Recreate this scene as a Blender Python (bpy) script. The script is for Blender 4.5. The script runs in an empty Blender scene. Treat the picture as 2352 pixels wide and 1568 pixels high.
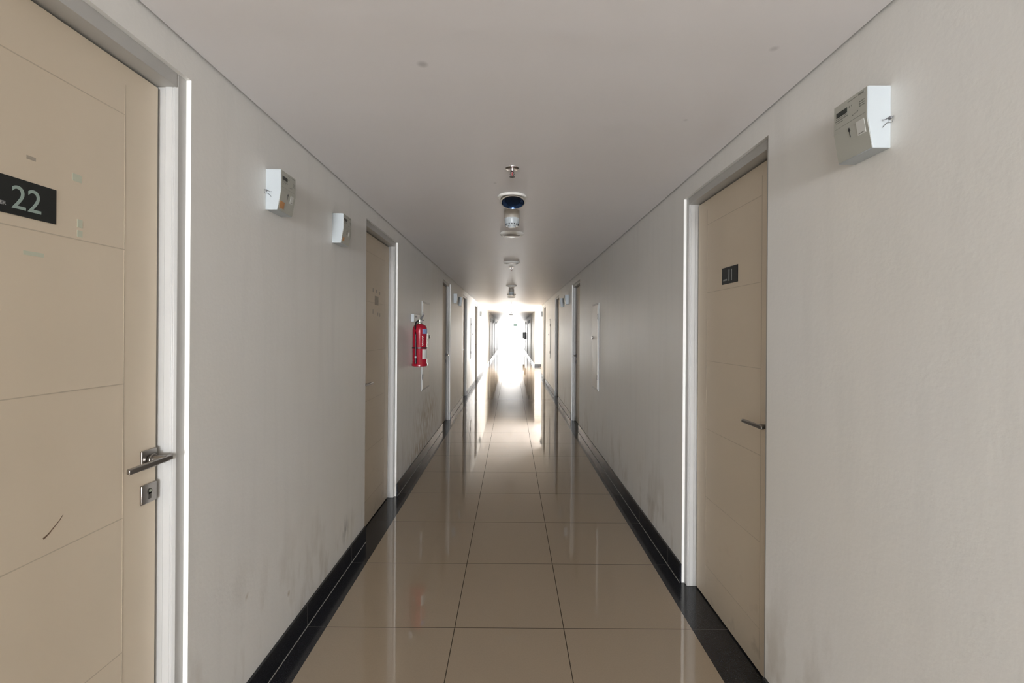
import bpy, bmesh, math, random
from mathutils import Matrix, Vector
C = bpy.context.scene.collection
PI = math.pi

# ------------------------------------------------------------------ camera, sky, daylight, exposure
F = 1065.0
cam = bpy.data.cameras.new('camera')
cam.sensor_width = 36; cam.lens = 36 * F / 2352
cam.shift_x = 2 / 2352; cam.shift_y = -22 / 2352
cam.clip_start = 0.05; cam.clip_end = 300
co = bpy.data.objects.new('camera', cam); C.objects.link(co)
EYE = 1.45
co.matrix_world = Matrix.Translation((0, 0, EYE)) @ Matrix.Rotation(PI/2, 4, 'X') @ Matrix.Rotation(math.radians(0.37), 4, 'Z')
bpy.context.scene.camera = co

w = bpy.data.worlds.new('sky'); bpy.context.scene.world = w; w.use_nodes = True
bg = w.node_tree.nodes['Background']
bg.inputs[0].default_value = (0.93, 0.97, 1.0, 1); bg.inputs[1].default_value = 1.6

def area(name, loc, rot, sx, sy, power, col=(1, 1, 1)):
    l = bpy.data.lights.new(name, 'AREA'); l.shape = 'RECTANGLE'; l.size = sx; l.size_y = sy; l.energy = power; l.color = col
    o = bpy.data.objects.new(name, l); C.objects.link(o); o.location = loc; o.rotation_euler = rot
    return o
END = 44.0                                                                                # far end of the corridor, open to the daylight
BACK = -10.0
area('daylight_back_window', (0, BACK-0.15, 1.25), (PI/2, 0, 0), 0.8, 1.6, 930, (0.89, 0.93, 1.0))   # faces +Y
area('daylight_corridor_end', (0, END+0.3, 1.16), (-PI/2, 0, 0), 1.95, 2.3, 300, (1.0, 0.99, 0.97))
area('daylight_lobby_window', (3.45, 19.75, 1.25), (-PI/2, 0, 0), 1.9, 1.9, 800, (1.0, 0.99, 0.97))
SW0, SW1, SZ0, SZ1 = -6.2, -3.0, 0.35, 2.15            # unseen side windows, added behind the viewer to brighten walls and doors
area('added_side_fill', (1.3, (SW0+SW1)/2, 1.25), (0, PI/2, 0), 1.7, 3.1, 95, (0.95, 0.98, 1.0))  # added fill lamp, one in each added side opening
area('added_side_fill', (-1.3, (SW0+SW1)/2, 1.25), (0, -PI/2, 0), 1.7, 3.1, 95, (0.95, 0.98, 1.0))

vs = bpy.context.scene.view_settings
vs.view_transform = 'Standard'; vs.look = 'None'; vs.gamma = 1; vs.use_curve_mapping = False
vs.exposure = 0.1

# ------------------------------------------------------------------ materials
class N:
    def __init__(s, name):
        s.m = bpy.data.materials.new(name); s.m.use_nodes = True; s.t = s.m.node_tree
        s.b = s.t.nodes['Principled BSDF']
    def n(s, t, **k):
        o = s.t.nodes.new(t)
        for a, v in k.items(): setattr(o, a, v)
        return o
    def l(s, a, b): s.t.links.new(a, b)
    def sock(s, node, i, v):
        if isinstance(v, (int, float, tuple)): node.inputs[i].default_value = v
        else: s.l(v, node.inputs[i])
    def math(s, op, a, b=0.0, c=None):
        o = s.n('ShaderNodeMath', operation=op); s.sock(o, 0, a); s.sock(o, 1, b)
        if c is not None: s.sock(o, 2, c)
        return o.outputs[0]
    def mix(s, f, a, b):
        o = s.n('ShaderNodeMix', data_type='RGBA'); s.sock(o, 0, f)
        for i, v in ((6, a), (7, b)):
            if isinstance(v, tuple): o.inputs[i].default_value = (*v[:3], 1)
            else: s.l(v, o.inputs[i])
        return o.outputs[2]
    def pos(s):
        g = s.n('ShaderNodeNewGeometry'); x = s.n('ShaderNodeSeparateXYZ'); s.l(g.outputs['Position'], x.inputs[0])
        return g.outputs['Position'], x.outputs
    def noise(s, vec, scale, detail=3, stretch=None):
        if stretch:
            mp = s.n('ShaderNodeMapping'); mp.inputs['Scale'].default_value = stretch; s.l(vec, mp.inputs[0]); vec = mp.outputs[0]
        o = s.n('ShaderNodeTexNoise'); o.inputs['Scale'].default_value = scale; o.inputs['Detail'].default_value = detail
        s.l(vec, o.inputs['Vector']); return o.outputs['Fac']
    def ramp(s, v, a, b):
        o = s.n('ShaderNodeMapRange'); s.sock(o, 0, v); o.inputs[1].default_value = a; o.inputs[2].default_value = b; return o.outputs[0]
    def spot(s, a, b, ca, cb, ra, rb, soft=0.5):        # elliptical mark: 1 inside, 0 outside
        da = s.math('DIVIDE', s.math('SUBTRACT', a, ca), ra); db = s.math('DIVIDE', s.math('SUBTRACT', b, cb), rb)
        r = s.math('SQRT', s.math('ADD', s.math('MULTIPLY', da, da), s.math('MULTIPLY', db, db)))
        return s.ramp(r, 1.0, soft)

def plain(name, col, rough=0.5, metal=0.0, var=0.04, scale=12, coat=0.0, bump=0.0):
    k = N(name); g = k.n('ShaderNodeTexCoord')
    f = k.noise(g.outputs['Object'], scale, 3)
    lo = tuple(c*(1-var) for c in col); hi = tuple(min(1, c*(1+var)) for c in col)
    k.l(k.mix(f, lo, hi), k.b.inputs['Base Color'])
    k.b.inputs['Roughness'].default_value = rough; k.b.inputs['Metallic'].default_value = metal
    k.b.inputs['Coat Weight'].default_value = coat
    if bump:
        bp = k.n('ShaderNodeBump'); bp.inputs['Strength'].default_value = bump; bp.inputs['Distance'].default_value = 0.002
        k.l(k.noise(g.outputs['Object'], scale*12, 2), bp.inputs['Height']); k.l(bp.outputs[0], k.b.inputs['Normal'])
    return k.m

def wall_paint(name, base, marks=()):
    k = N(name); p, x = k.pos()
    f = k.noise(p, 1.3, 4); c = k.mix(f, tuple(v*0.94 for v in base), tuple(v*1.04 for v in base))
    st = k.noise(p, 3.0, 4, (1, 4.0, 0.35))                                   # faint vertical streaks, darker than the base
    c = k.mix(k.math('MULTIPLY', k.ramp(st, 0.5, 0.75), 0.35), c, tuple(v*0.86 for v in base))
    tone = k.noise(p, 0.9, 2)
    c = k.mix(k.math('MULTIPLY', k.ramp(tone, 0.5, 0.7), 0.3), c, (base[0]*1.0, base[1]*0.955, base[2]*0.87))
    # scuffed, damp-stained band low on the wall
    low = k.ramp(x[2], 0.62, 0.1)
    dirt = k.math('MULTIPLY', low, k.ramp(k.noise(p, 5.5, 5, (1, 1.6, 0.6)), 0.52, 0.72))
    c = k.mix(k.math('MULTIPLY', dirt, 0.5), c, (0.36, 0.29, 0.19))
    for (ya, za, ry, rz, col, amt) in marks:
        s_ = k.math('MULTIPLY', k.spot(x[1], x[2], ya, za, ry, rz, 0.2), k.ramp(k.noise(p, 14, 4, (1, 1.5, 0.5)), 0.42, 0.6))
        c = k.mix(k.math('MULTIPLY', s_, amt), c, col)
    k.l(c, k.b.inputs['Base Color'])
    k.b.inputs['Roughness'].default_value = 0.42
    bp = k.n('ShaderNodeBump'); bp.inputs['Strength'].default_value = 0.18; bp.inputs['Distance'].default_value = 0.003
    k.l(k.noise(p, 60, 3), bp.inputs['Height']); k.l(bp.outputs[0], k.b.inputs['Normal'])
    return k.m

WALLC = (0.87, 0.855, 0.815)
M = {}
M['wall_left'] = wall_paint('wall_paint_left', WALLC, [
    (5.6, 0.42, 1.0, 0.36, (0.40, 0.30, 0.17), 0.75), (4.6, 0.36, 0.4, 0.28, (0.80, 0.78, 0.72), 0.8), (5.1, 0.16, 0.9, 0.14, (0.42, 0.32, 0.18), 0.8),
    (6.3, 0.35, 0.25, 0.25, (0.78, 0.76, 0.70), 0.7), (2.9, 0.20, 0.16, 0.16, (0.78, 0.75, 0.66), 0.7),
    (2.82, 0.24, 0.06, 0.10, (0.12, 0.12, 0.11), 0.8), (1.775, 0.43, 0.022, 0.022, (0.36, 0.26, 0.13), 0.9), (2.1, 0.26, 0.016, 0.016, (0.36, 0.26, 0.13), 0.8)])
M['wall_right'] = wall_paint('wall_paint_right', WALLC, [(3.2, 0.25, 0.4, 0.06, (0.3, 0.26, 0.2), 0.3)])
M['wall_plain'] = wall_paint('wall_paint_plain', WALLC)

def ceiling_mat():
    k = N('ceiling_paint'); p, x = k.pos(); base = (0.905, 0.88, 0.88)
    f = k.noise(p, 0.8, 4); c = k.mix(f, tuple(v*0.96 for v in base), tuple(v*1.03 for v in base))
    for (cx, cy, r, a) in ((-0.295, 1.515, 0.022, 0.4), (0.80, 1.42, 0.017, 0.25), (0.71, 1.90, 0.012, 0.2), (-0.10, 2.72, 0.012, 0.3)):
        c = k.mix(k.math('MULTIPLY', k.spot(x[0], x[1], cx, cy, r, r, 0.3), a), c, (0.22, 0.21, 0.20))
    k.l(c, k.b.inputs['Base Color']); k.b.inputs['Roughness'].default_value = 0.42
    # joints and skim coat make soft ripples across the corridor
    bp = k.n('ShaderNodeBump'); bp.inputs['Strength'].default_value = 0.5; bp.inputs['Distance'].default_value = 0.006
    k.l(k.noise(p, 2.2, 4, (0.25, 1.6, 1)), bp.inputs['Height']); k.l(bp.outputs[0], k.b.inputs['Normal'])
    return k.m
M['ceiling'] = ceiling_mat()

PITCH = 0.6305; ROW0 = 2.271
def tile_lines(k, x, wid, cols=True):
    def line(v, half, centre):      # 1 on the joint
        return k.math('LESS_THAN', k.math('ABSOLUTE', k.math('SUBTRACT', v, centre)), half)
    ym = k.math('MODULO', k.math('ADD', k.math('SUBTRACT', x[1], ROW0), PITCH*40.5), PITCH)
    g = line(ym, wid, PITCH/2)
    if cols:
        g = k.math('MAXIMUM', g, line(k.math('ABSOLUTE', x[0]), wid, 0.267))
    return g
def floor_mat():
    k = N('porcelain_tile'); p, x = k.pos()
    g = tile_lines(k, x, 0.0021)
    base = (0.40, 0.31, 0.215)
    sp = k.noise(p, 160, 2); c = k.mix(sp, tuple(v*0.92 for v in base), tuple(v*1.1 for v in base))
    big = k.noise(p, 1.1, 4); c = k.mix(k.math('MULTIPLY', big, 0.25), c, (0.40, 0.33, 0.25))
    c = k.mix(k.math('MULTIPLY', g, 0.9), c, (0.035, 0.028, 0.02))
    k.l(c, k.b.inputs['Base Color'])
    r = k.math('ADD', k.math('MULTIPLY', g, 0.5), k.math('MULTIPLY_ADD', k.ramp(k.noise(p, 3, 5), 0.4, 0.8), 0.05, 0.025))
    k.l(r, k.b.inputs['Roughness'])
    k.b.inputs['IOR'].default_value = 2.0
    k.l(k.math('MULTIPLY_ADD', g, -0.5, 0.5), k.b.inputs['Specular IOR Level'])
    bp = k.n('ShaderNodeBump'); bp.inputs['Strength'].default_value = 0.05; bp.inputs['Distance'].default_value = 0.0015
    k.l(k.noise(p, 2.5, 2), bp.inputs['Height']); k.l(bp.outputs[0], k.b.inputs['Normal'])
    return k.m
M['floor'] = floor_mat()
def granite(name, rough):
    k = N(name); p, x = k.pos()
    g = tile_lines(k, x, 0.0014, False)
    sp = k.noise(p, 220, 2); c = k.mix(k.ramp(sp, 0.45, 0.8), (0.012, 0.013, 0.016), (0.055, 0.055, 0.062))
    c = k.mix(k.math('MULTIPLY', g, 0.8), c, (0.22, 0.21, 0.19))
    k.l(c, k.b.inputs['Base Color'])
    k.l(k.math('ADD', k.math('MULTIPLY', k.noise(p, 4, 4), 0.12), rough), k.b.inputs['Roughness'])
    return k.m
M['granite'] = granite('black_granite', 0.09)
M['granite_base'] = granite('black_granite_skirting', 0.16)
M['caulk'] = plain('pale_caulk', (0.42, 0.40, 0.36), 0.6)

def leaf_mat(name, base):
    k = N(name); g = k.n('ShaderNodeTexCoord'); p = g.outputs['Object']; x = k.n('ShaderNodeSeparateXYZ'); k.l(p, x.inputs[0]); x = x.outputs
    f = k.noise(p, 2.2, 4); c = k.mix(f, tuple(v*0.93 for v in base), tuple(v*1.06 for v in base))
    c = k.mix(k.math('MULTIPLY', k.ramp(k.noise(p, 1.4, 3), 0.5, 0.75), 0.4), c, (base[0]*0.95, base[1]*0.98, base[2]*0.98))
    d = k.math('MULTIPLY', k.ramp(x[2], 0.5, 0.05), k.ramp(k.noise(p, 9, 5), 0.58, 0.72))
    c = k.mix(k.math('MULTIPLY', d, 0.35), c, (0.22, 0.17, 0.10))
    k.l(c, k.b.inputs['Base Color']); k.b.inputs['Roughness'].default_value = 0.45
    return k.m
M['leaf'] = leaf_mat('door_laminate', (0.78, 0.67, 0.525))
M['groove'] = plain('door_groove', (0.60, 0.51, 0.39), 0.6)
M['frame'] = plain('door_frame_paint', (0.50, 0.49, 0.465), 0.38)
M['gap_shade'] = plain('gap_shade_black', (0.02, 0.018, 0.015), 0.8)  # near-black: shade inside the gaps, put into the colour
M['steel'] = plain('satin_steel', (0.36, 0.34, 0.32), 0.28, 1.0, 0.06, 60)
M['steel_dark'] = plain('dark_steel', (0.12, 0.11, 0.10), 0.4, 0.8)
M['chrome'] = plain('chrome', (0.75, 0.73, 0.74), 0.15, 1.0)
M['plate'] = plain('sign_black', (0.014, 0.017, 0.016), 0.35)
M['sign_text'] = plain('sign_lettering', (0.36, 0.46, 0.42), 0.5)
M['sign_text_pale'] = plain('sign_lettering_pale', (0.50, 0.51, 0.51), 0.5)
M['plastic'] = plain('white_plastic', (0.47, 0.505, 0.515), 0.35)
M['meter_face'] = plain('meter_face', (0.46, 0.46, 0.405), 0.4)
M['lcd'] = plain('lcd', (0.03, 0.035, 0.03), 0.2)
M['ink'] = plain('dark_print', (0.05, 0.05, 0.05), 0.5)
M['ink_soft'] = plain('faint_print', (0.22, 0.22, 0.19), 0.5)
M['sticker'] = plain('white_sticker', (0.66, 0.66, 0.62), 0.5)
M['orange'] = plain('orange_sticker', (0.50, 0.25, 0.10), 0.5, var=0.3, scale=60)
M['wire'] = plain('seal_wire', (0.25, 0.25, 0.26), 0.4, 0.7)
M['red'] = plain('extinguisher_red', (0.36, 0.003, 0.02), 0.2, coat=0.6)
M['rubber'] = plain('black_rubber', (0.012, 0.010, 0.014), 0.4)
M['brass'] = plain('valve_metal', (0.42, 0.45, 0.36), 0.35, 0.8, 0.3, 60)
M['blue_label'] = plain('blue_label', (0.25, 0.33, 0.55), 0.5, var=0.5, scale=90)
M['hatch'] = plain('access_panel_paint', (0.80, 0.765, 0.70), 0.4)
M['trim_white'] = plain('white_trim', (0.78, 0.76, 0.71), 0.35)
M['lens'] = plain('grey_lens', (0.42, 0.39, 0.37), 0.3)
M['lamp_blue'] = plain('blue_reflector', (0.035, 0.07, 0.16), 0.12, 0.9, 0.5, 40)
M['beige_plastic'] = plain('grey_beige_plastic', (0.42, 0.38, 0.32), 0.45)
M['residue_green'] = plain('tape_residue_green', (0.64, 0.655, 0.52), 0.5)
M['residue_grey'] = plain('tape_residue_grey', (0.47, 0.41, 0.33), 0.6, var=0.25, scale=40)
M['scratch'] = plain('brown_scratch', (0.17, 0.11, 0.07), 0.6)
M['glass_frame'] = plain('window_frame', (0.6, 0.6, 0.58), 0.4)
M['dark_box'] = plain('dark_grey_metal', (0.05, 0.05, 0.055), 0.4)
M['green_sign'] = plain('green_sign', (0.06, 0.25, 0.14), 0.4)

# ------------------------------------------------------------------ mesh helpers
class MB:
    def __init__(s): s.bm = bmesh.new()
    def box(s, x0, x1, y0, y1, z0, z1):
        v = [s.bm.verts.new((x, y, z)) for x in (x0, x1) for y in (y0, y1) for z in (z0, z1)]
        for f in ((0,1,3,2), (4,6,7,5), (0,4,5,1), (2,3,7,6), (0,2,6,4), (1,5,7,3)): s.bm.faces.new([v[i] for i in f])
        return s
    def prism(s, pts, axis, a, b):            # polygon pts in the two other axes, extruded along axis from a to b
        def P(p, t):
            return {'x': (t, p[0], p[1]), 'y': (p[0], t, p[1]), 'z': (p[0], p[1], t)}[axis]
        A = [s.bm.verts.new(P(p, a)) for p in pts]; B = [s.bm.verts.new(P(p, b)) for p in pts]
        s.bm.faces.new(A); s.bm.faces.new(B); n = len(pts)
        for i in range(n): s.bm.faces.new((A[i], A[(i+1) % n], B[(i+1) % n], B[i]))
        return s
    def lathe(s, prof, c=(0, 0, 0), axis='z', seg=40, tilt=0.0):      # prof: (radius, height); closed at r == 0
        rot = {'z': Matrix.Identity(3), 'y': Matrix.Rotation(-PI/2, 3, 'X'), 'x': Matrix.Rotation(PI/2, 3, 'Y')}[axis]
        if tilt: rot = Matrix.Rotation(tilt, 3, 'X') @ rot
        rings = []
        for r, h in prof:
            if r <= 1e-6: rings.append([s.bm.verts.new(rot @ Vector((0, 0, h)) + Vector(c))])
            else: rings.append([s.bm.verts.new(rot @ Vector((r*math.cos(2*PI*i/seg), r*math.sin(2*PI*i/seg), h)) + Vector(c)) for i in range(seg)])
        for A, B in zip(rings, rings[1:]):
            for i in range(seg):
                j = (i+1) % seg
                if len(A) == 1 and len(B) == 1: continue
                if len(A) == 1: s.bm.faces.new((A[0], B[i], B[j]))
                elif len(B) == 1: s.bm.faces.new((A[i], A[j], B[0]))
                else: s.bm.faces.new((A[i], A[j], B[j], B[i]))
        return s
    def tube(s, pts, r, seg=12):
        pts = [Vector(p) for p in pts]; rings = []
        for i, p in enumerate(pts):
            d = (pts[min(i+1, len(pts)-1)] - pts[max(i-1, 0)]).normalized()
            a = d.cross(Vector((0, 0, 1)));
            if a.length < 0.1: a = d.cross(Vector((0, 1, 0)))
            a.normalize(); b = d.cross(a); rr = r[i] if isinstance(r, (list, tuple)) else r
            rings.append([s.bm.verts.new(p + a*rr*math.cos(2*PI*k/seg) + b*rr*math.sin(2*PI*k/seg)) for k in range(seg)])
        for A, B in zip(rings, rings[1:]):
            for k in range(seg): s.bm.faces.new((A[k], A[(k+1) % seg], B[(k+1) % seg], B[k]))
        s.bm.faces.new(rings[0]); s.bm.faces.new(rings[-1]); return s
    def build(s, name, mat, parent=None, bevel=0.0, smooth=False, loc=None):
        bmesh.ops.recalc_face_normals(s.bm, faces=s.bm.faces)
        me = bpy.data.meshes.new(name); s.bm.to_mesh(me); s.bm.free()
        me.materials.append(M[mat])
        if smooth:
            for p in me.polygons: p.use_smooth = True
            me.set_sharp_from_angle(angle=math.radians(38))
        o = bpy.data.objects.new(name, me); C.objects.link(o)
        if parent: o.parent = parent
        if loc: o.location = loc
        if bevel:
            b = o.modifiers.new('bevel', 'BEVEL'); b.width = bevel; b.segments = 3; b.limit_method = 'ANGLE'
        return o
def tag(o, label=None, cat=None, group=None, kind=None):
    for k, v in (('label', label), ('category', cat), ('group', group), ('kind', kind)):
        if v: o[k] = v
    return o
def empty(name, loc, rz=0.0):
    o = bpy.data.objects.new(name, None); C.objects.link(o); o.location = loc; o.rotation_euler = (0, 0, rz); o.empty_display_size = 0.1
    return o
def copy_tree(o, parent=None):
    c = o.copy(); C.objects.link(c); c.parent = parent
    for ch in list(o.children): copy_tree(ch, c)
    return c
def text_mesh(name, body, size, mat, parent, loc, depth=0.0006, sx=1.0, space=1.0, bold=0.0):
    cu = bpy.data.curves.new(name, 'FONT'); cu.body = body; cu.size = size; cu.extrude = depth; cu.space_character = space; cu.offset = bold
    t = bpy.data.objects.new(name, cu); C.objects.link(t)
    dg = bpy.context.evaluated_depsgraph_get(); me = bpy.data.meshes.new_from_object(t.evaluated_get(dg))
    bpy.data.objects.remove(t); bpy.data.curves.remove(cu)
    me.transform(Matrix.Rotation(PI/2, 4, 'X') @ Matrix.Diagonal((sx, 1, 1, 1)))      # stands up, faces -Y
    me.materials.clear(); me.materials.append(M[mat])
    o = bpy.data.objects.new(name, me); C.objects.link(o); o.parent = parent; o.location = loc
    return o
# things on a wall are built facing local -Y with local X to the reader's right and local Y into the wall
def wall_rot(side): return PI/2 if side < 0 else -PI/2
H = 2.322
WX = {-1: 1.0, 1: 1.0}

# ------------------------------------------------------------------ the setting
LOB0, LOB1, LOBX = 15.25, 19.55, 4.6
DW = 0.885; DH = 2.225
doors = [  # side, y0 (nearest outer edge), handle +1 = reader's right
    (-1, 0.558, 1), (-1, 3.19, -1), (-1, 6.75, 1), (-1, 9.62, -1), (-1, 12.92, 1),
    (1, 1.811, 1), (1, 6.76, -1), (1, 9.70, 1), (1, 13.45, -1),
    (-1, 21.15, 1), (-1, 24.2, -1), (-1, 27.3, 1), (-1, 32.8, -1), (-1, 38.2, 1),
    (1, 22.7, 1), (1, 27.9, -1), (1, 32.5, 1), (1, 37.7, -1)]
def openings(side, a, b): return sorted((y, y+DW) for s, y, h in doors if s == side and a <= y < b)
def wall(name, side, a, b, mat, wx=1.0):
    m = MB(); X = lambda u, v: sorted((side*(wx+u), side*(wx+v))); top = H + 0.1
    y = a
    for (p, q) in openings(side, a, b) + [(b, b)]:
        if y < SW0:
            m.box(*X(0, 0.15), y, SW0, 0, top); m.box(*X(0, 0.15), SW0, SW1, 0, SZ0); m.box(*X(0, 0.15), SW0, SW1, SZ1, top); m.box(*X(0, 0.15), SW1, p, 0, top)
        else: m.box(*X(0, 0.15), y, p, 0, top)
        if q > p: m.box(*X(0, 0.15), p, q, DH, top)
        y = q
    if a < SW0:
        m.box(*X(0.15, 0.2), SW1, b, 0, top); m.box(*X(0.15, 0.2), a, SW0, 0, top)
    else: m.box(*X(0.15, 0.2), a, b, 0, top)
    return tag(m.build(name, mat), kind='structure')
wall('wall_left', -1, BACK, END, 'wall_left')
wall('wall_right', 1, BACK, LOB0, 'wall_right')
wall('wall_right', 1, LOB1, END, 'wall_plain')
# lift lobby that opens off the right-hand side
tag(MB().box(1.2, LOBX, LOB0-0.15, LOB0, 0, H+0.1).build('wall_lobby', 'wall_plain'), kind='structure')
LX0, LX1 = 2.4, 4.45          # lobby window, out of sight round the corner
m = MB(); m.box(1.2, LX0, LOB1, LOB1+0.15, 0, H+0.1); m.box(LX1, LOBX, LOB1, LOB1+0.15, 0, H+0.1)
m.box(LX0, LX1, LOB1, LOB1+0.15, 0, 0.25); m.box(LX0, LX1, LOB1, LOB1+0.15, 2.25, H+0.1)
tag(m.build('wall_lobby', 'wall_plain'), kind='structure')
tag(MB().box(LOBX, LOBX+0.12, LOB0-0.15, LOB1+0.15, 0, H+0.1).build('wall_lobby_end', 'wall_plain'), kind='structure')
def window(name, x0, x1, y0, y1, z0, z1, axis):
    root = tag(empty(name, ((x0+x1)/2, (y0+y1)/2, z0)), kind='structure')
    cx, cy = root.location.x, root.location.y; m = MB(); t = 0.05; h = z1-z0
    if axis == 'x':
        a, b = y0-cy, y1-cy; d0, d1 = x0-cx, x1-cx
        for s in ((a, a+t, 0, h), (b-t, b, 0, h), (a+t, b-t, 0, t), (a+t, b-t, h-t, h), (-t/2, t/2, t, h-t)): m.box(d0, d1, *s)
    else:
        a, b = x0-cx, x1-cx; d0, d1 = y0-cy, y1-cy
        for s in ((a, a+t, 0, h), (b-t, b, 0, h), (a+t, b-t, 0, t), (a+t, b-t, h-t, h)): m.box(s[0], s[1], d0, d1, s[2], s[3])
    m.build('window_frame', 'glass_frame', root)
window('window_1', LX0, LX1, LOB1+0.04, LOB1+0.10, 0.25, 2.25, 'y')
window('added_window_3', 1.05, 1.11, SW0, SW1, SZ0, SZ1, 'x'); window('added_window_4', -1.11, -1.05, SW0, SW1, SZ0, SZ1, 'x')  # both added out of view to let extra fill light in
m = MB(); m.box(-1.2, -0.6, BACK-0.1, BACK, 0, H+0.1); m.box(0.6, 1.2, BACK-0.1, BACK, 0, H+0.1)
m.box(-0.6, 0.6, BACK-0.1, BACK, 0, 0.35); m.box(-0.6, 0.6, BACK-0.1, BACK, 2.15, H+0.1)
tag(m.build('wall_back', 'wall_plain'), kind='structure')
window('window_2', -0.6, 0.6, BACK-0.09, BACK-0.03, 0.35, 2.15, 'y')
# ceiling: board stops a finger short of the walls and leaves a dark shadow gap
m = MB(); m.box(-0.991, 0.991, BACK, END, H, H+0.03)
m.box(0.991, LOBX, LOB0+0.012, LOB1-0.012, H, H+0.03); m.box(-1.2, LOBX+0.1, BACK, END, H+0.1, H+0.14)
tag(m.build('ceiling', 'ceiling'), kind='structure')
FE = 0.895
m = MB(); m.box(-FE, FE, BACK-0.1, END, -0.06, 0); m.box(1.2, LOBX+0.1, LOB0, LOB1, -0.06, 0)
tag(m.build('floor', 'floor'), kind='structure')
tag(MB().box(-1.2, -FE, BACK-0.1, END, -0.06, 0).build('trim_1', 'granite'), kind='structure')
tag(MB().box(FE, 1.2, BACK-0.1, END, -0.06, 0).build('trim_2', 'granite'), kind='structure')
def skirting(name, side, a, b, wx=1.0):
    m = MB(); c = MB(); y = a; X = lambda u, v: sorted((side*(wx+u), side*(wx+v)))
    for (p, q) in openings(side, a, b) + [(b, b)]:
        m.box(*X(-0.011, 0), y, p, 0.0005, 0.108); c.box(*X(-0.013, -0.011), y, p, 0.0, 0.003); y = q
    o = tag(m.build(name, 'granite_base'), kind='structure'); c.build('caulk_line', 'caulk', o)
skirting('baseboard_left', -1, BACK, END)
skirting('baseboard_right', 1, BACK, LOB0)
skirting('baseboard_right', 1, LOB1, END)
tag(MB().box(1.0, LOBX, LOB1-0.011, LOB1, 0, 0.108).build('baseboard_lobby', 'granite_base'), kind='structure')

# ------------------------------------------------------------------ doors
GZ = (0.19, 0.56, 0.93, 1.30, 1.67, 2.04)
def make_door(n, side, y0, hs, near=True):
    root = empty('door_%d' % n, (side*WX[side], y0+DW/2, 0), wall_rot(side)); tag(root, kind='structure')
    h = DW/2; r0 = 0.015; fw = 0.041; inn = h-fw; zt = DH-fw
    m = MB()
    for s in (-1, 1):           # jambs with a rebate and a stop bead
        m.prism([(s*h, r0), (s*(inn+0.006), r0), (s*inn, r0+0.006), (s*inn, 0.024), (s*(inn+0.002), 0.025), (s*(inn+0.002), 0.029), (s*inn, 0.03), (s*inn, 0.05), (s*(inn+0.003), 0.052), (s*(inn+0.003), 0.148), (s*h, 0.148)], 'z', 0.001, DH)
    m.box(-inn-0.001, inn+0.001, r0, 0.148, zt, DH)
    m.build('door_frame', 'frame', root, bevel=0.0015, smooth=True)
    L = inn-0.0065
    lf = MB().box(-L, L, 0.067, 0.107, 0.008, zt-0.007)
    leaf = lf.build('door_leaf', 'leaf', root, bevel=0.0015)
    MB().box(-inn, inn, 0.112, 0.12, 0.002, zt).build('gap_shade_sheet', 'gap_shade', root)  # dark sheet behind the leaf, stands in for shade in the gap
    if near:
        g = MB(); gx = L-0.118
        for z in GZ: g.box(-gx, gx, 0.0664, 0.0672, z-0.0012, z+0.0012)
        for s in (-1, 1): g.box(s*gx-0.0012, s*gx+0.0012, 0.0664, 0.0672, 0.06, zt-0.06)
        g.build('groove_lines', 'groove', leaf)
    hx = hs*(L-0.033); hz = 1.07
    rose = MB().box(hx-0.0285, hx+0.0285, 0.059, 0.067, hz-0.028, hz+0.028).build('handle_rose', 'steel', root, bevel=0.0025, smooth=True)
    lv = MB()
    lv.lathe([(0, 0), (0.0105, 0), (0.0105, 0.05), (0, 0.05)], (hx, 0.012, hz), 'y', 20)
    lv.lathe([(0, 0), (0.017, 0), (0.013, 0.012), (0, 0.012)], (hx, 0.047, hz), 'y', 20)
    e = hs*0.026; tip = -hs*0.135
    lv.prism([(hx+e, 0.008), (hx+tip, 0.008), (hx+tip+hs*0.006, 0.022), (hx+e, 0.022)], 'z', hz-0.0075, hz+0.0075)
    lv.build('door_handle', 'steel', root, bevel=0.003, smooth=True)
    kp = MB().box(hx-0.0285, hx+0.0285, 0.059, 0.067, hz-0.128, hz-0.072).build('keyhole_plate', 'steel', root, bevel=0.0025, smooth=True)
    k = MB(); k.lathe([(0, 0), (0.0085, 0), (0.0085, 0.0012), (0, 0.0012)], (hx, 0.0578, hz-0.094), 'y', 20); k.box(hx-0.005, hx+0.005, 0.0578, 0.059, hz-0.116, hz-0.096)
    k.build('keyhole', 'steel_dark', kp)
    k = MB(); k.lathe([(0, 0), (0.0045, 0), (0.0045, 0.001), (0, 0.001)], (hx, 0.0568, hz-0.093), 'y', 14); k.build('lock_core', 'brass', kp)
    return root, leaf, L
def number_plate(root, x0, x1, z0, z1, digits, dx, dsize, small, sx_, label, txt='sign_text', ssz=0.010, sp=1.0):
    p = MB().box(x0, x1, 0.0645, 0.067, z0, z1).build('number_plate', 'plate', root, bevel=0.0005)
    p['label'] = label
    text_mesh('number', digits, dsize, txt, p, (dx, 0.0642, z0+0.014), sx=sx_, space=sp, bold=0.0012 if digits == '11' else 0.0)
    text_mesh('lettering', small, ssz, 'sign_text_pale', p, (x0+0.012, 0.0642, z0+0.016))
    return p

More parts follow.
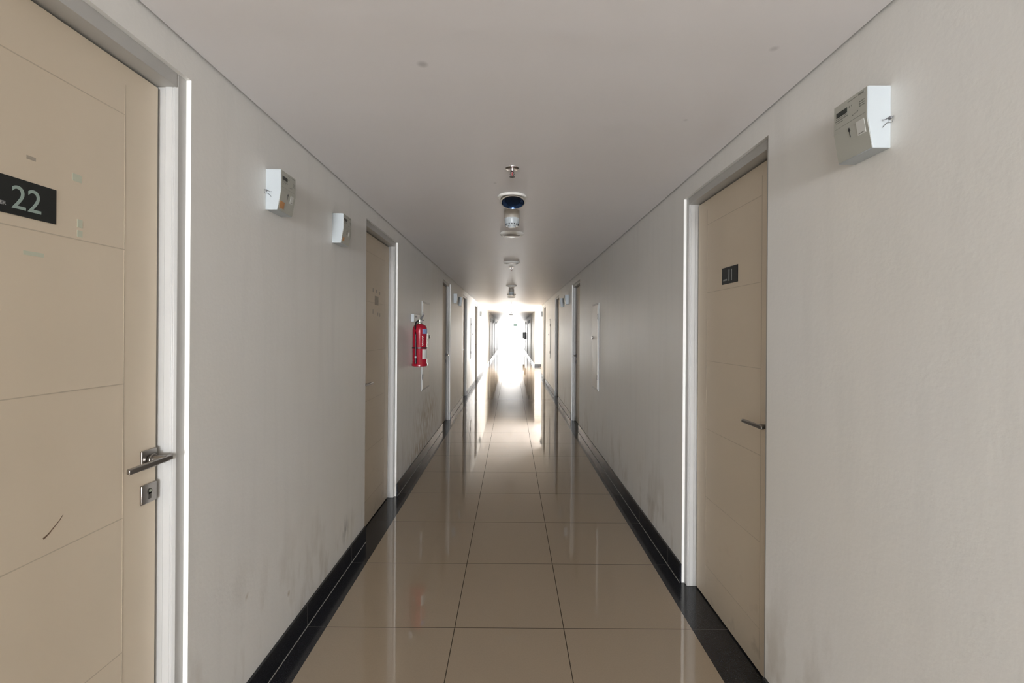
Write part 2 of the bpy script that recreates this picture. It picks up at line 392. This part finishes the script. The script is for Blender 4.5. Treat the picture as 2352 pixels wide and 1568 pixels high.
n = 0
for side, y0, hs in doors:
    n += 1
    root, leaf, L = make_door(n, side, y0, hs, near=y0 < 16)
    cy = y0+DW/2
    if n == 1:      # door 22, close on the left; local x = y - cy
        number_plate(root, 0.922-cy, 1.084-cy, 1.694, 1.774, '22', 0.984-cy, 0.072, 'TOWER', 0.92, 'black number plate reading 22', ssz=0.0115)
        for (yy, zz, wx_, hh, mt) in ((1.137, 1.853-0.033, 0.012, 0.009, 'residue_green'), (1.145, 1.71, 0.007, 0.010, 'residue_green'),
                                      (1.145, 1.685, 0.007, 0.008, 'residue_green'), (1.035, 1.617, 0.022, 0.0045, 'residue_green'), (1.028, 1.828, 0.010, 0.004, 'residue_grey')):
            MB().box(yy-cy-wx_, yy-cy+wx_, 0.0663, 0.067, zz-hh, zz+hh).build('tape_residue', mt, leaf)
        MB().tube([(1.06-cy, 0.0668, 0.97), (1.072-cy, 0.0668, 0.976), (1.098-cy, 0.0668, 0.997), (1.107-cy, 0.0668, 1.007)], [0.0022, 0.0014, 0.0009, 0.0005], 8).build('scratch', 'scratch', leaf)
    if n == 2:      # second left door: ghost of a removed sign
        for (a, b, z0, z1) in ((3.62, 3.72, 1.655, 1.725), ):
            MB().box(a-cy, b-cy, 0.0658, 0.067, z0, z1).build('sign_residue', 'residue_grey', leaf)
        for (a, z, hh) in ((3.575, 1.765, 0.016), (3.665, 1.765, 0.012), (3.76, 1.755, 0.014), (3.575, 1.60, 0.018), (3.705, 1.585, 0.011), (3.765, 1.58, 0.014)):
            MB().box(a-0.008-cy, a+0.008-cy, 0.0663, 0.067, z-hh, z+hh).build('tape_residue', 'residue_grey', leaf)
    if n == 6:      # door 11, right; local x = cy - y
        number_plate(root, cy-2.345, cy-2.183, 1.694, 1.776, '11', cy-2.283, 0.078, 'TOWER', 0.75, 'black number plate reading 11', 'sign_text_pale', ssz=0.012, sp=0.85)

# ------------------------------------------------------------------ electricity meters on the walls
def make_meter(side, y, label, stickers=(), wire=0, wx=1.0, z=1.94):
    root = tag(empty('electricity_meter', (side*wx, y, z), wall_rot(side)), label, 'electricity meter', 'electricity meters high on the corridor walls')
    w2, hh = 0.0635, 0.165
    prof = [(0, 0), (-0.047, 0), (-0.0615, 0.082), (-0.0615, hh-0.002), (-0.0595, hh), (0, hh)]
    MB().prism(prof, 'x', -w2, w2).build('case', 'plastic', root, bevel=0.002, smooth=True)
    # printed front cover: upper straight, lower slanting back
    f = MB(); d = 0.0012
    f.prism([(-0.0475, 0.002), (-0.0475-d, 0.002), (-0.0615-d, 0.082), (-0.0615-d, hh-0.002), (-0.0615, hh-0.002), (-0.0615, 0.082)], 'x', -w2+0.0015, w2-0.0015)
    front = f.build('front_cover', 'meter_face', root, smooth=False)
    y_ = -0.0615-d
    MB().box(-0.052, -0.010, y_-0.0008, y_, 0.128, 0.142).build('display', 'lcd', front)
    s = MB(); s.box(-0.056, -0.008, y_-0.0006, y_, 0.118, 0.1205)
    for i in range(10): s.box(-0.054+0.0045*i, -0.0510+0.0045*i, y_-0.0006, y_, 0.1235, 0.1255)
    for i in range(6): s.box(-0.052+0.0045*i, -0.0490+0.0045*i, y_-0.0006, y_, 0.112, 0.1135)
    for i in range(7): s.box(-0.008+0.005*i, -0.0045+0.005*i, y_-0.0006, y_, 0.1535, 0.155)
    s.box(0.032, 0.052, y_-0.0006, y_, 0.153, 0.1575)
    s.box(-0.003, 0.001, y_-0.0006, y_, 0.137, 0.141); s.box(0.006, 0.0075, y_-0.0006, y_, 0.137, 0.141)
    for i in range(3):
        for j in range(3): s.box(0.036+0.007*i, 0.0405+0.007*i, y_-0.0006, y_, 0.121+0.006*j, 0.1235+0.006*j)
    for i in range(4): s.box(0.010+0.006*i, 0.0135+0.006*i, y_-0.0006, y_, 0.108+0.0012*i, 0.1105+0.0012*i)
    s.box(-0.058, 0.058, y_-0.0004, y_, 0.0965, 0.0972)
    s.build('print', 'ink_soft', front)
    # slanted lower half: y along the slope
    def slope(z): return -0.0475-d - 0.014*(z-0.002)/0.08
    s = MB(); s.prism([(slope(0.055), 0.055), (slope(0.055)-0.0008, 0.055), (slope(0.081)-0.0008, 0.081), (slope(0.081), 0.081)], 'x', -0.004, -0.0015)
    s.prism([(slope(0.071), 0.071), (slope(0.071)-0.0008, 0.071), (slope(0.078)-0.0008, 0.078), (slope(0.078), 0.078)], 'x', -0.0065, 0.001)
    s.build('arrow_mark', 'ink', front)
    for (x, z0, z1, hw, mt) in stickers:
        s = MB(); s.prism([(slope(z0), z0), (slope(z0)-0.0007, z0), (slope(z1)-0.0007, z1), (slope(z1), z1)], 'x', x-hw, x+hw); s.build('sticker', mt, front)
        if mt == 'sticker':
            s = MB(); zz = z0+0.003; s.prism([(slope(zz)-0.0007, zz), (slope(zz)-0.0011, zz), (slope(zz+0.002)-0.0011, zz+0.002), (slope(zz+0.002)-0.0007, zz+0.002)], 'x', x-hw*0.7, x+hw*0.7); s.build('sticker_print', 'ink_soft', front)
    if wire:
        e = wire*w2; m = MB()
        m.tube([(e, -0.004, 0.074), (e+wire*0.006, -0.012, 0.078), (e+wire*0.008, -0.020, 0.070), (e+wire*0.003, -0.026, 0.072)], 0.0009, 6)
        m.tube([(e, -0.006, 0.070), (e+wire*0.010, -0.001, 0.080), (e+wire*0.005, 0.0, 0.066), (e+wire*0.004, -0.014, 0.064), (e+wire*0.004, -0.024, 0.052)], 0.0008, 6)
        m.lathe([(0, 0), (0.003, 0), (0.003, 0.006), (0, 0.006)], (e+wire*0.007, -0.006, 0.074), 'z', 10)
        m.build('seal_wire', 'wire', root)
    return root
make_meter(-1, 1.945, 'white and grey electricity meter with an orange sticker, on left wall just past door 22', ((0.034, 0.048, 0.079, 0.0125, 'sticker'), (-0.036, 0.012, 0.040, 0.018, 'orange')), -1)
make_meter(-1, 2.645, 'smaller-looking white electricity meter on left wall just before the second left door', ((0.034, 0.050, 0.078, 0.010, 'sticker'), (-0.036, 0.016, 0.036, 0.012, 'orange')))
make_meter(1, 1.289, 'large white and grey electricity meter high on right wall, nearest the viewer', ((0.038, 0.047, 0.084, 0.0145, 'sticker'),), 1, z=1.943)
base = make_meter(-1, 8.1, 'distant grey meter on left wall, nearer of the pair past the third left door', ((0.034, 0.050, 0.078, 0.010, 'sticker'),))
def far_meter(side, y, label, wx=1.0):
    c = copy_tree(base); c.location = (side*wx, y, 1.94); c.rotation_euler = (0, 0, wall_rot(side)); c['label'] = label
far_meter(-1, 8.86, 'distant grey meter on left wall, farther of the pair past the third left door')
far_meter(1, 8.15, 'distant grey meter on right wall, nearer of the pair beyond the access panel')
far_meter(1, 8.94, 'distant grey meter on right wall, farther of the pair beyond the access panel')
far_meter(-1, 14.85, 'small meter on the sunlit left wall across from the lobby opening')
far_meter(1, 14.75, 'small meter on right wall at the corner of the lobby opening')
for (s, y) in ((-1, 23.2), (-1, 26.2), (-1, 30.0), (1, 24.8), (1, 26.6), (1, 30.4)):
    far_meter(s, y, ('tiny meter silhouette on %s wall far beyond the lobby' % ('left' if s < 0 else 'right')) + {23.2: ', nearest on that side', 26.2: ', middle of three', 30.0: ', farthest on that side', 24.8: ', nearest on that side', 26.6: ', middle of three', 30.4: ', farthest on that side'}[y])

# ------------------------------------------------------------------ access panels
def make_hatch(side, y0, y1, z0, z1, label, lock=1, wx=1.0):
    root = tag(empty('access_panel', (side*wx, (y0+y1)/2, z0), wall_rot(side)), label, 'access panel', 'white access panels in the corridor walls')
    h = (y1-y0)/2; H_ = z1-z0; m = MB(); t = 0.018
    for b in ((-h, -h+t, 0, H_), (h-t, h, 0, H_), (-h+t, h-t, 0, t), (-h+t, h-t, H_-t, H_)): m.box(b[0], b[1], -0.008, 0, b[2], b[3])
    m.build('panel_frame', 'frame', root, bevel=0.001)
    m = MB(); m.box(-h+t, h-t, -0.002, -0.0005, t, H_-t); m.build('gap_shade_sheet', 'gap_shade', root)  # dark sheet in place of the shade around the panel door
    m = MB(); m.box(-h+t+0.004, h-t-0.004, -0.014, -0.003, t+0.004, H_-t-0.004); m.build('panel_door', 'hatch', root, bevel=0.001)
    for z in (0.16, H_-0.16):
        MB().lathe([(0, -0.03), (0.006, -0.03), (0.006, 0.03), (0, 0.03)], (-lock*(h-t), -0.015, z), 'z', 12).build('hinge', 'steel', root)
    lk = MB().lathe([(0, 0), (0.018, 0), (0.018, 0.012), (0, 0.012)], (lock*(h-t-0.035), -0.026, H_*0.60), 'y', 20).build('lock', 'steel', root, smooth=True)
make_hatch(1, 5.27, 5.66, 0.78, 1.79, 'white steel access panel with a round lock on the near right wall', -1)
make_hatch(-1, 5.17, 5.64, 0.78, 1.79, 'white access panel on the left wall behind the fire extinguisher', 1)
make_hatch(1, 11.75, 12.2, 0.78, 1.79, 'narrow-looking access panel far along the right wall past the third door', -1)
make_hatch(-1, 11.4, 11.85, 0.78, 1.79, 'narrow-looking access panel far along the left wall past the fourth door', 1)

# ------------------------------------------------------------------ fire extinguisher and its bracket box
br = tag(empty('wall_bracket', (-1.0, 4.74, 1.545), wall_rot(-1)), 'white mounting box on left wall behind the fire extinguisher head', 'bracket')
MB().box(-0.11, 0.20, -0.03, 0, 0, 0.078).build('box', 'plastic', br, bevel=0.002)
MB().tube([(-0.06, -0.02, 0.05), (-0.06, -0.05, 0.05)], 0.004, 8).build('hook', 'wire', br)
fe = tag(empty('fire_extinguisher', (-0.918, 4.66, 1.10), 0), 'red fire extinguisher with black hose hanging on the left wall', 'fire extinguisher')
MB().lathe([(0, 0), (0.070, 0), (0.077, 0.004), (0.078, 0.022), (0.073, 0.03), (0.073, 0.36), (0.070, 0.385), (0.058, 0.408), (0.035, 0.422), (0.022, 0.426), (0.0, 0.426)], seg=48).build('cylinder', 'red', fe, smooth=True)
MB().lathe([(0, 0.42), (0.020, 0.42), (0.022, 0.432), (0.020, 0.438), (0.017, 0.44), (0.017, 0.468), (0.010, 0.474), (0, 0.474)], seg=24).build('valve', 'brass', fe, smooth=True)
m = MB(); m.prism([(-0.006, 0.462), (0.036, 0.520), (0.046, 0.516), (0.012, 0.458)], 'y', -0.009, 0.009)
m.prism([(-0.012, 0.452), (0.040, 0.466), (0.042, 0.458), (-0.010, 0.444)], 'y', -0.008, 0.008)
m.build('handle_lever', 'rubber', fe, bevel=0.002)
MB().lathe([(0, 0), (0.011, 0), (0.011, 0.008), (0, 0.008)], (0.020, -0.016, 0.448), 'y', 16).build('pressure_gauge', 'steel_dark', fe)
pts = [(-0.012, -0.012, 0.455), (-0.028, -0.030, 0.445), (-0.034, -0.050, 0.42), (-0.031, -0.068, 0.38), (-0.026, -0.078, 0.32), (-0.024, -0.080, 0.22), (-0.024, -0.080, 0.06)]
hose = MB().tube(pts, 0.0075, 12).build('hose', 'rubber', fe, smooth=True)
MB().tube([(-0.024, -0.080, 0.10), (-0.024, -0.080, 0.03)], [0.009, 0.011], 12).build('nozzle', 'rubber', hose, smooth=True)
MB().lathe([(0, 0), (0.0098, 0), (0.0098, 0.018), (0, 0.018)], (-0.024, -0.080, 0.085), 'z', 14).build('nozzle_ring', 'plastic', hose)
MB().lathe([(0.0735, 0.178), (0.0755, 0.178), (0.0755, 0.192), (0.0735, 0.192)], seg=48).build('strap', 'rubber', fe)
def wrap(name, a0, a1, z0, z1, mat, r=0.0737, par=fe):
    m = MB(); k = 10; A = []; B = []
    for i in range(k+1):
        a = math.radians(a0+(a1-a0)*i/k)
        A.append(m.bm.verts.new((r*math.cos(a), r*math.sin(a), z0))); B.append(m.bm.verts.new((r*math.cos(a), r*math.sin(a), z1)))
    for i in range(k): m.bm.faces.new((A[i], A[i+1], B[i+1], B[i]))
    return m.build(name, mat, par, smooth=True)
wrap('label_top', -58, 10, 0.325, 0.372, 'blue_label')
wrap('label_bottom', -58, 10, 0.075, 0.172, 'sticker')
m = MB(); rnd = random.Random(4)
for i in range(9):
    a = math.radians(-58+2*(i % 2)); z = 0.205+0.0115*i
    m.box(0.0742*math.cos(a)-0.004-0.003*rnd.random(), 0.0742*math.cos(a)+0.007, 0.0742*math.sin(a)-0.0012, 0.0742*math.sin(a), z, z+0.0065)
m.build('print', 'sticker', fe)

# ------------------------------------------------------------------ ceiling fittings along the centre line
def downlight(y, label, blue=False):
    root = tag(empty('downlight', (0, y, H)), label, 'downlight', 'round downlights along the corridor ceiling')
    if blue:    # fitting has slipped: the ring sags and the bare blue reflector cup shows
        MB().lathe([(0.074, 0), (0.094, 0), (0.096, -0.005), (0.092, -0.012), (0.080, -0.014), (0.070, -0.010), (0.068, 0.0)], seg=56).build('trim_ring', 'trim_white', root, smooth=True)
        ti = math.radians(-17); P = (0.006, 0.018, -0.020)
        c = MB().lathe([(0.060, 0.010), (0.074, 0.008), (0.080, -0.012), (0.078, -0.016), (0.0735, -0.016), (0.070, -0.006), (0.060, 0.004)], P, 'z', 56, tilt=ti).build('reflector_housing', 'beige_plastic', root, smooth=True)
        k = MB().lathe([(0.0738, -0.0165), (0.070, -0.008), (0.062, 0.0), (0.045, 0.006), (0, 0.008)], P, 'z', 56, tilt=ti); k.build('reflector', 'lamp_blue', c, smooth=True)
    else:
        MB().lathe([(0.0, 0), (0.097, 0), (0.1, -0.004), (0.096, -0.014), (0.088, -0.020), (0.078, -0.021), (0.076, -0.012), (0.0, -0.010)], seg=56).build('trim_ring', 'trim_white', root, smooth=True)
        MB().lathe([(0.0755, -0.013), (0.060, -0.0145), (0, -0.016)], seg=40).build('lens', 'lens', root, smooth=True)
    return root
downlight(2.99, 'downlight with dark blue bare reflector in a white ring, nearest on the ceiling', True)
d1 = downlight(5.80, 'flat white-rimmed downlight on the ceiling just before the second sprinkler')
def dup(o, y, label):
    c = copy_tree(o); c.location.y = y; c['label'] = label
dup(d1, 8.72, 'white-rimmed downlight on the ceiling just before the distant smoke detector')
dup(d1, 11.6, 'small-looking downlight on the ceiling beyond the distant ceiling speaker')
dup(d1, 17.2, 'downlight on the bright lobby strip of ceiling')
dup(d1, 23.4, 'tiny dark-looking downlight on the ceiling just beyond the lobby')
dup(d1, 34.0, 'tiny downlight on the far ceiling, nearer of the last two dots')
dup(d1, 40.0, 'tiny downlight at the bright far end, last on the ceiling')
sp = tag(empty('ceiling_speaker', (0, 4.10, H)), 'grey-beige round ceiling speaker behind the cylindrical smoke detector', 'speaker', 'round ceiling speakers')
MB().lathe([(0, 0), (0.103, 0), (0.106, -0.006), (0.100, -0.017), (0.086, -0.024), (0.076, -0.024), (0.076, -0.018), (0, -0.018)], seg=56).build('rim', 'trim_white', sp, smooth=True)
MB().lathe([(0.0755, -0.019), (0.055, -0.026), (0.03, -0.029), (0, -0.030)], seg=40).build('grille', 'lens', sp, smooth=True)
dup(sp, 10.85, 'distant round speaker with bright rim on the ceiling, past the second smoke detector')

def sprinkler(y, label):
    root = tag(empty('sprinkler_head', (0, y, H)), label, 'sprinkler', 'sprinkler heads along the corridor ceiling')
    MB().lathe([(0, 0), (0.038, 0), (0.037, -0.003), (0.022, -0.007), (0.012, -0.006), (0, -0.006)], seg=36).build('escutcheon', 'chrome', root, smooth=True)
    MB().lathe([(0, -0.005), (0.011, -0.005), (0.011, -0.020), (0.007, -0.023), (0, -0.023)], seg=20).build('body', 'chrome', root, smooth=True)
    m = MB(); m.tube([(-0.008, 0, -0.021), (-0.011, 0, -0.032), (-0.004, 0, -0.044)], 0.0018, 8); m.tube([(0.008, 0, -0.021), (0.011, 0, -0.032), (0.004, 0, -0.044)], 0.0018, 8)
    m.build('frame_arms', 'steel_dark', root)
    MB().tube([(0, 0, -0.022), (0, 0, -0.042)], 0.0022, 10).build('glass_bulb', 'red', root)
    m = MB(); m.lathe([(0, -0.043), (0.006, -0.043), (0.006, -0.046), (0, -0.046)], seg=16)
    for i in range(12):
        a = i*PI/6; c, s = math.cos(a), math.sin(a)
        m.prism([(0.004*c-0.0022*s, 0.004*s+0.0022*c), (0.014*c-0.003*s, 0.014*s+0.003*c), (0.014*c+0.003*s, 0.014*s-0.003*c), (0.004*c+0.0022*s, 0.004*s-0.0022*c)], 'z', -0.0475, -0.046)
    m.build('deflector', 'steel_dark', root)
    return root
s1 = sprinkler(2.47, 'chrome sprinkler head on the ceiling, nearest to the viewer')
dup(s1, 6.28, 'sprinkler head hanging just beyond the second downlight')
dup(s1, 13.5, 'distant sprinkler head on the ceiling in front of the bright lobby strip')
dup(s1, 20.5, 'sprinkler speck on the ceiling at the far edge of the lobby')
def detector(y, label):
    root = tag(empty('smoke_detector', (0, y, H)), label, 'smoke detector', 'cylindrical smoke detectors on the ceiling')
    MB().lathe([(0, 0), (0.054, 0), (0.054, -0.052), (0.052, -0.056), (0, -0.056)], seg=40).build('mounting_base', 'beige_plastic', root, smooth=True)  # upper part in a greyer beige than the head
    MB().lathe([(0, -0.056), (0.053, -0.056), (0.054, -0.066), (0.050, -0.092), (0.044, -0.112), (0.028, -0.112), (0.026, -0.120), (0, -0.122)], seg=40).build('detector_head', 'plastic', root, smooth=True)
    m = MB()
    for i in range(16):
        a = i*PI/8; c, s = math.cos(a), math.sin(a); r = 0.0478
        m.prism([(r*c-0.005*s, r*s+0.005*c), ((r+0.002)*c-0.005*s, (r+0.002)*s+0.005*c), ((r+0.002)*c+0.005*s, (r+0.002)*s-0.005*c), (r*c+0.005*s, r*s-0.005*c)], 'z', -0.107, -0.098)
    m.build('vent_slots', 'ink', root)
    return root
t1 = detector(3.34, 'white cylindrical smoke detector hanging between blue downlight and ceiling speaker')
dup(t1, 9.5, 'small distant smoke detector on the ceiling between two round discs')
es = tag(empty('hanging_sign', (0.36, 40.5, 1.98)), 'small hanging sign near the bright far end of the ceiling', 'sign')
MB().box(-0.15, 0.15, -0.02, 0.02, 0, 0.13).build('sign_box', 'green_sign', es)
for x in (-0.1, 0.1): MB().tube([(x, 0, 0.13), (x, 0, H-1.98)], 0.005, 8).build('hanger_rod', 'steel_dark', es)
for y, lab in ((35.0, 'dark wall cabinet on the far right wall, farther of two, close to the bright end'), (31.2, 'thin-looking dark wall cabinet on the far right wall, nearer of two')):
    k = tag(empty('wall_cabinet', (1.0, y, 0.98), wall_rot(1)), lab, 'cabinet')
    MB().box(-0.22, 0.22, -0.12, 0, 0, 0.46).build('cabinet_body', 'dark_box', k, bevel=0.004)
    MB().box(-0.20, 0.20, -0.126, -0.12, 0.02, 0.44).build('cabinet_door', 'dark_box', k)
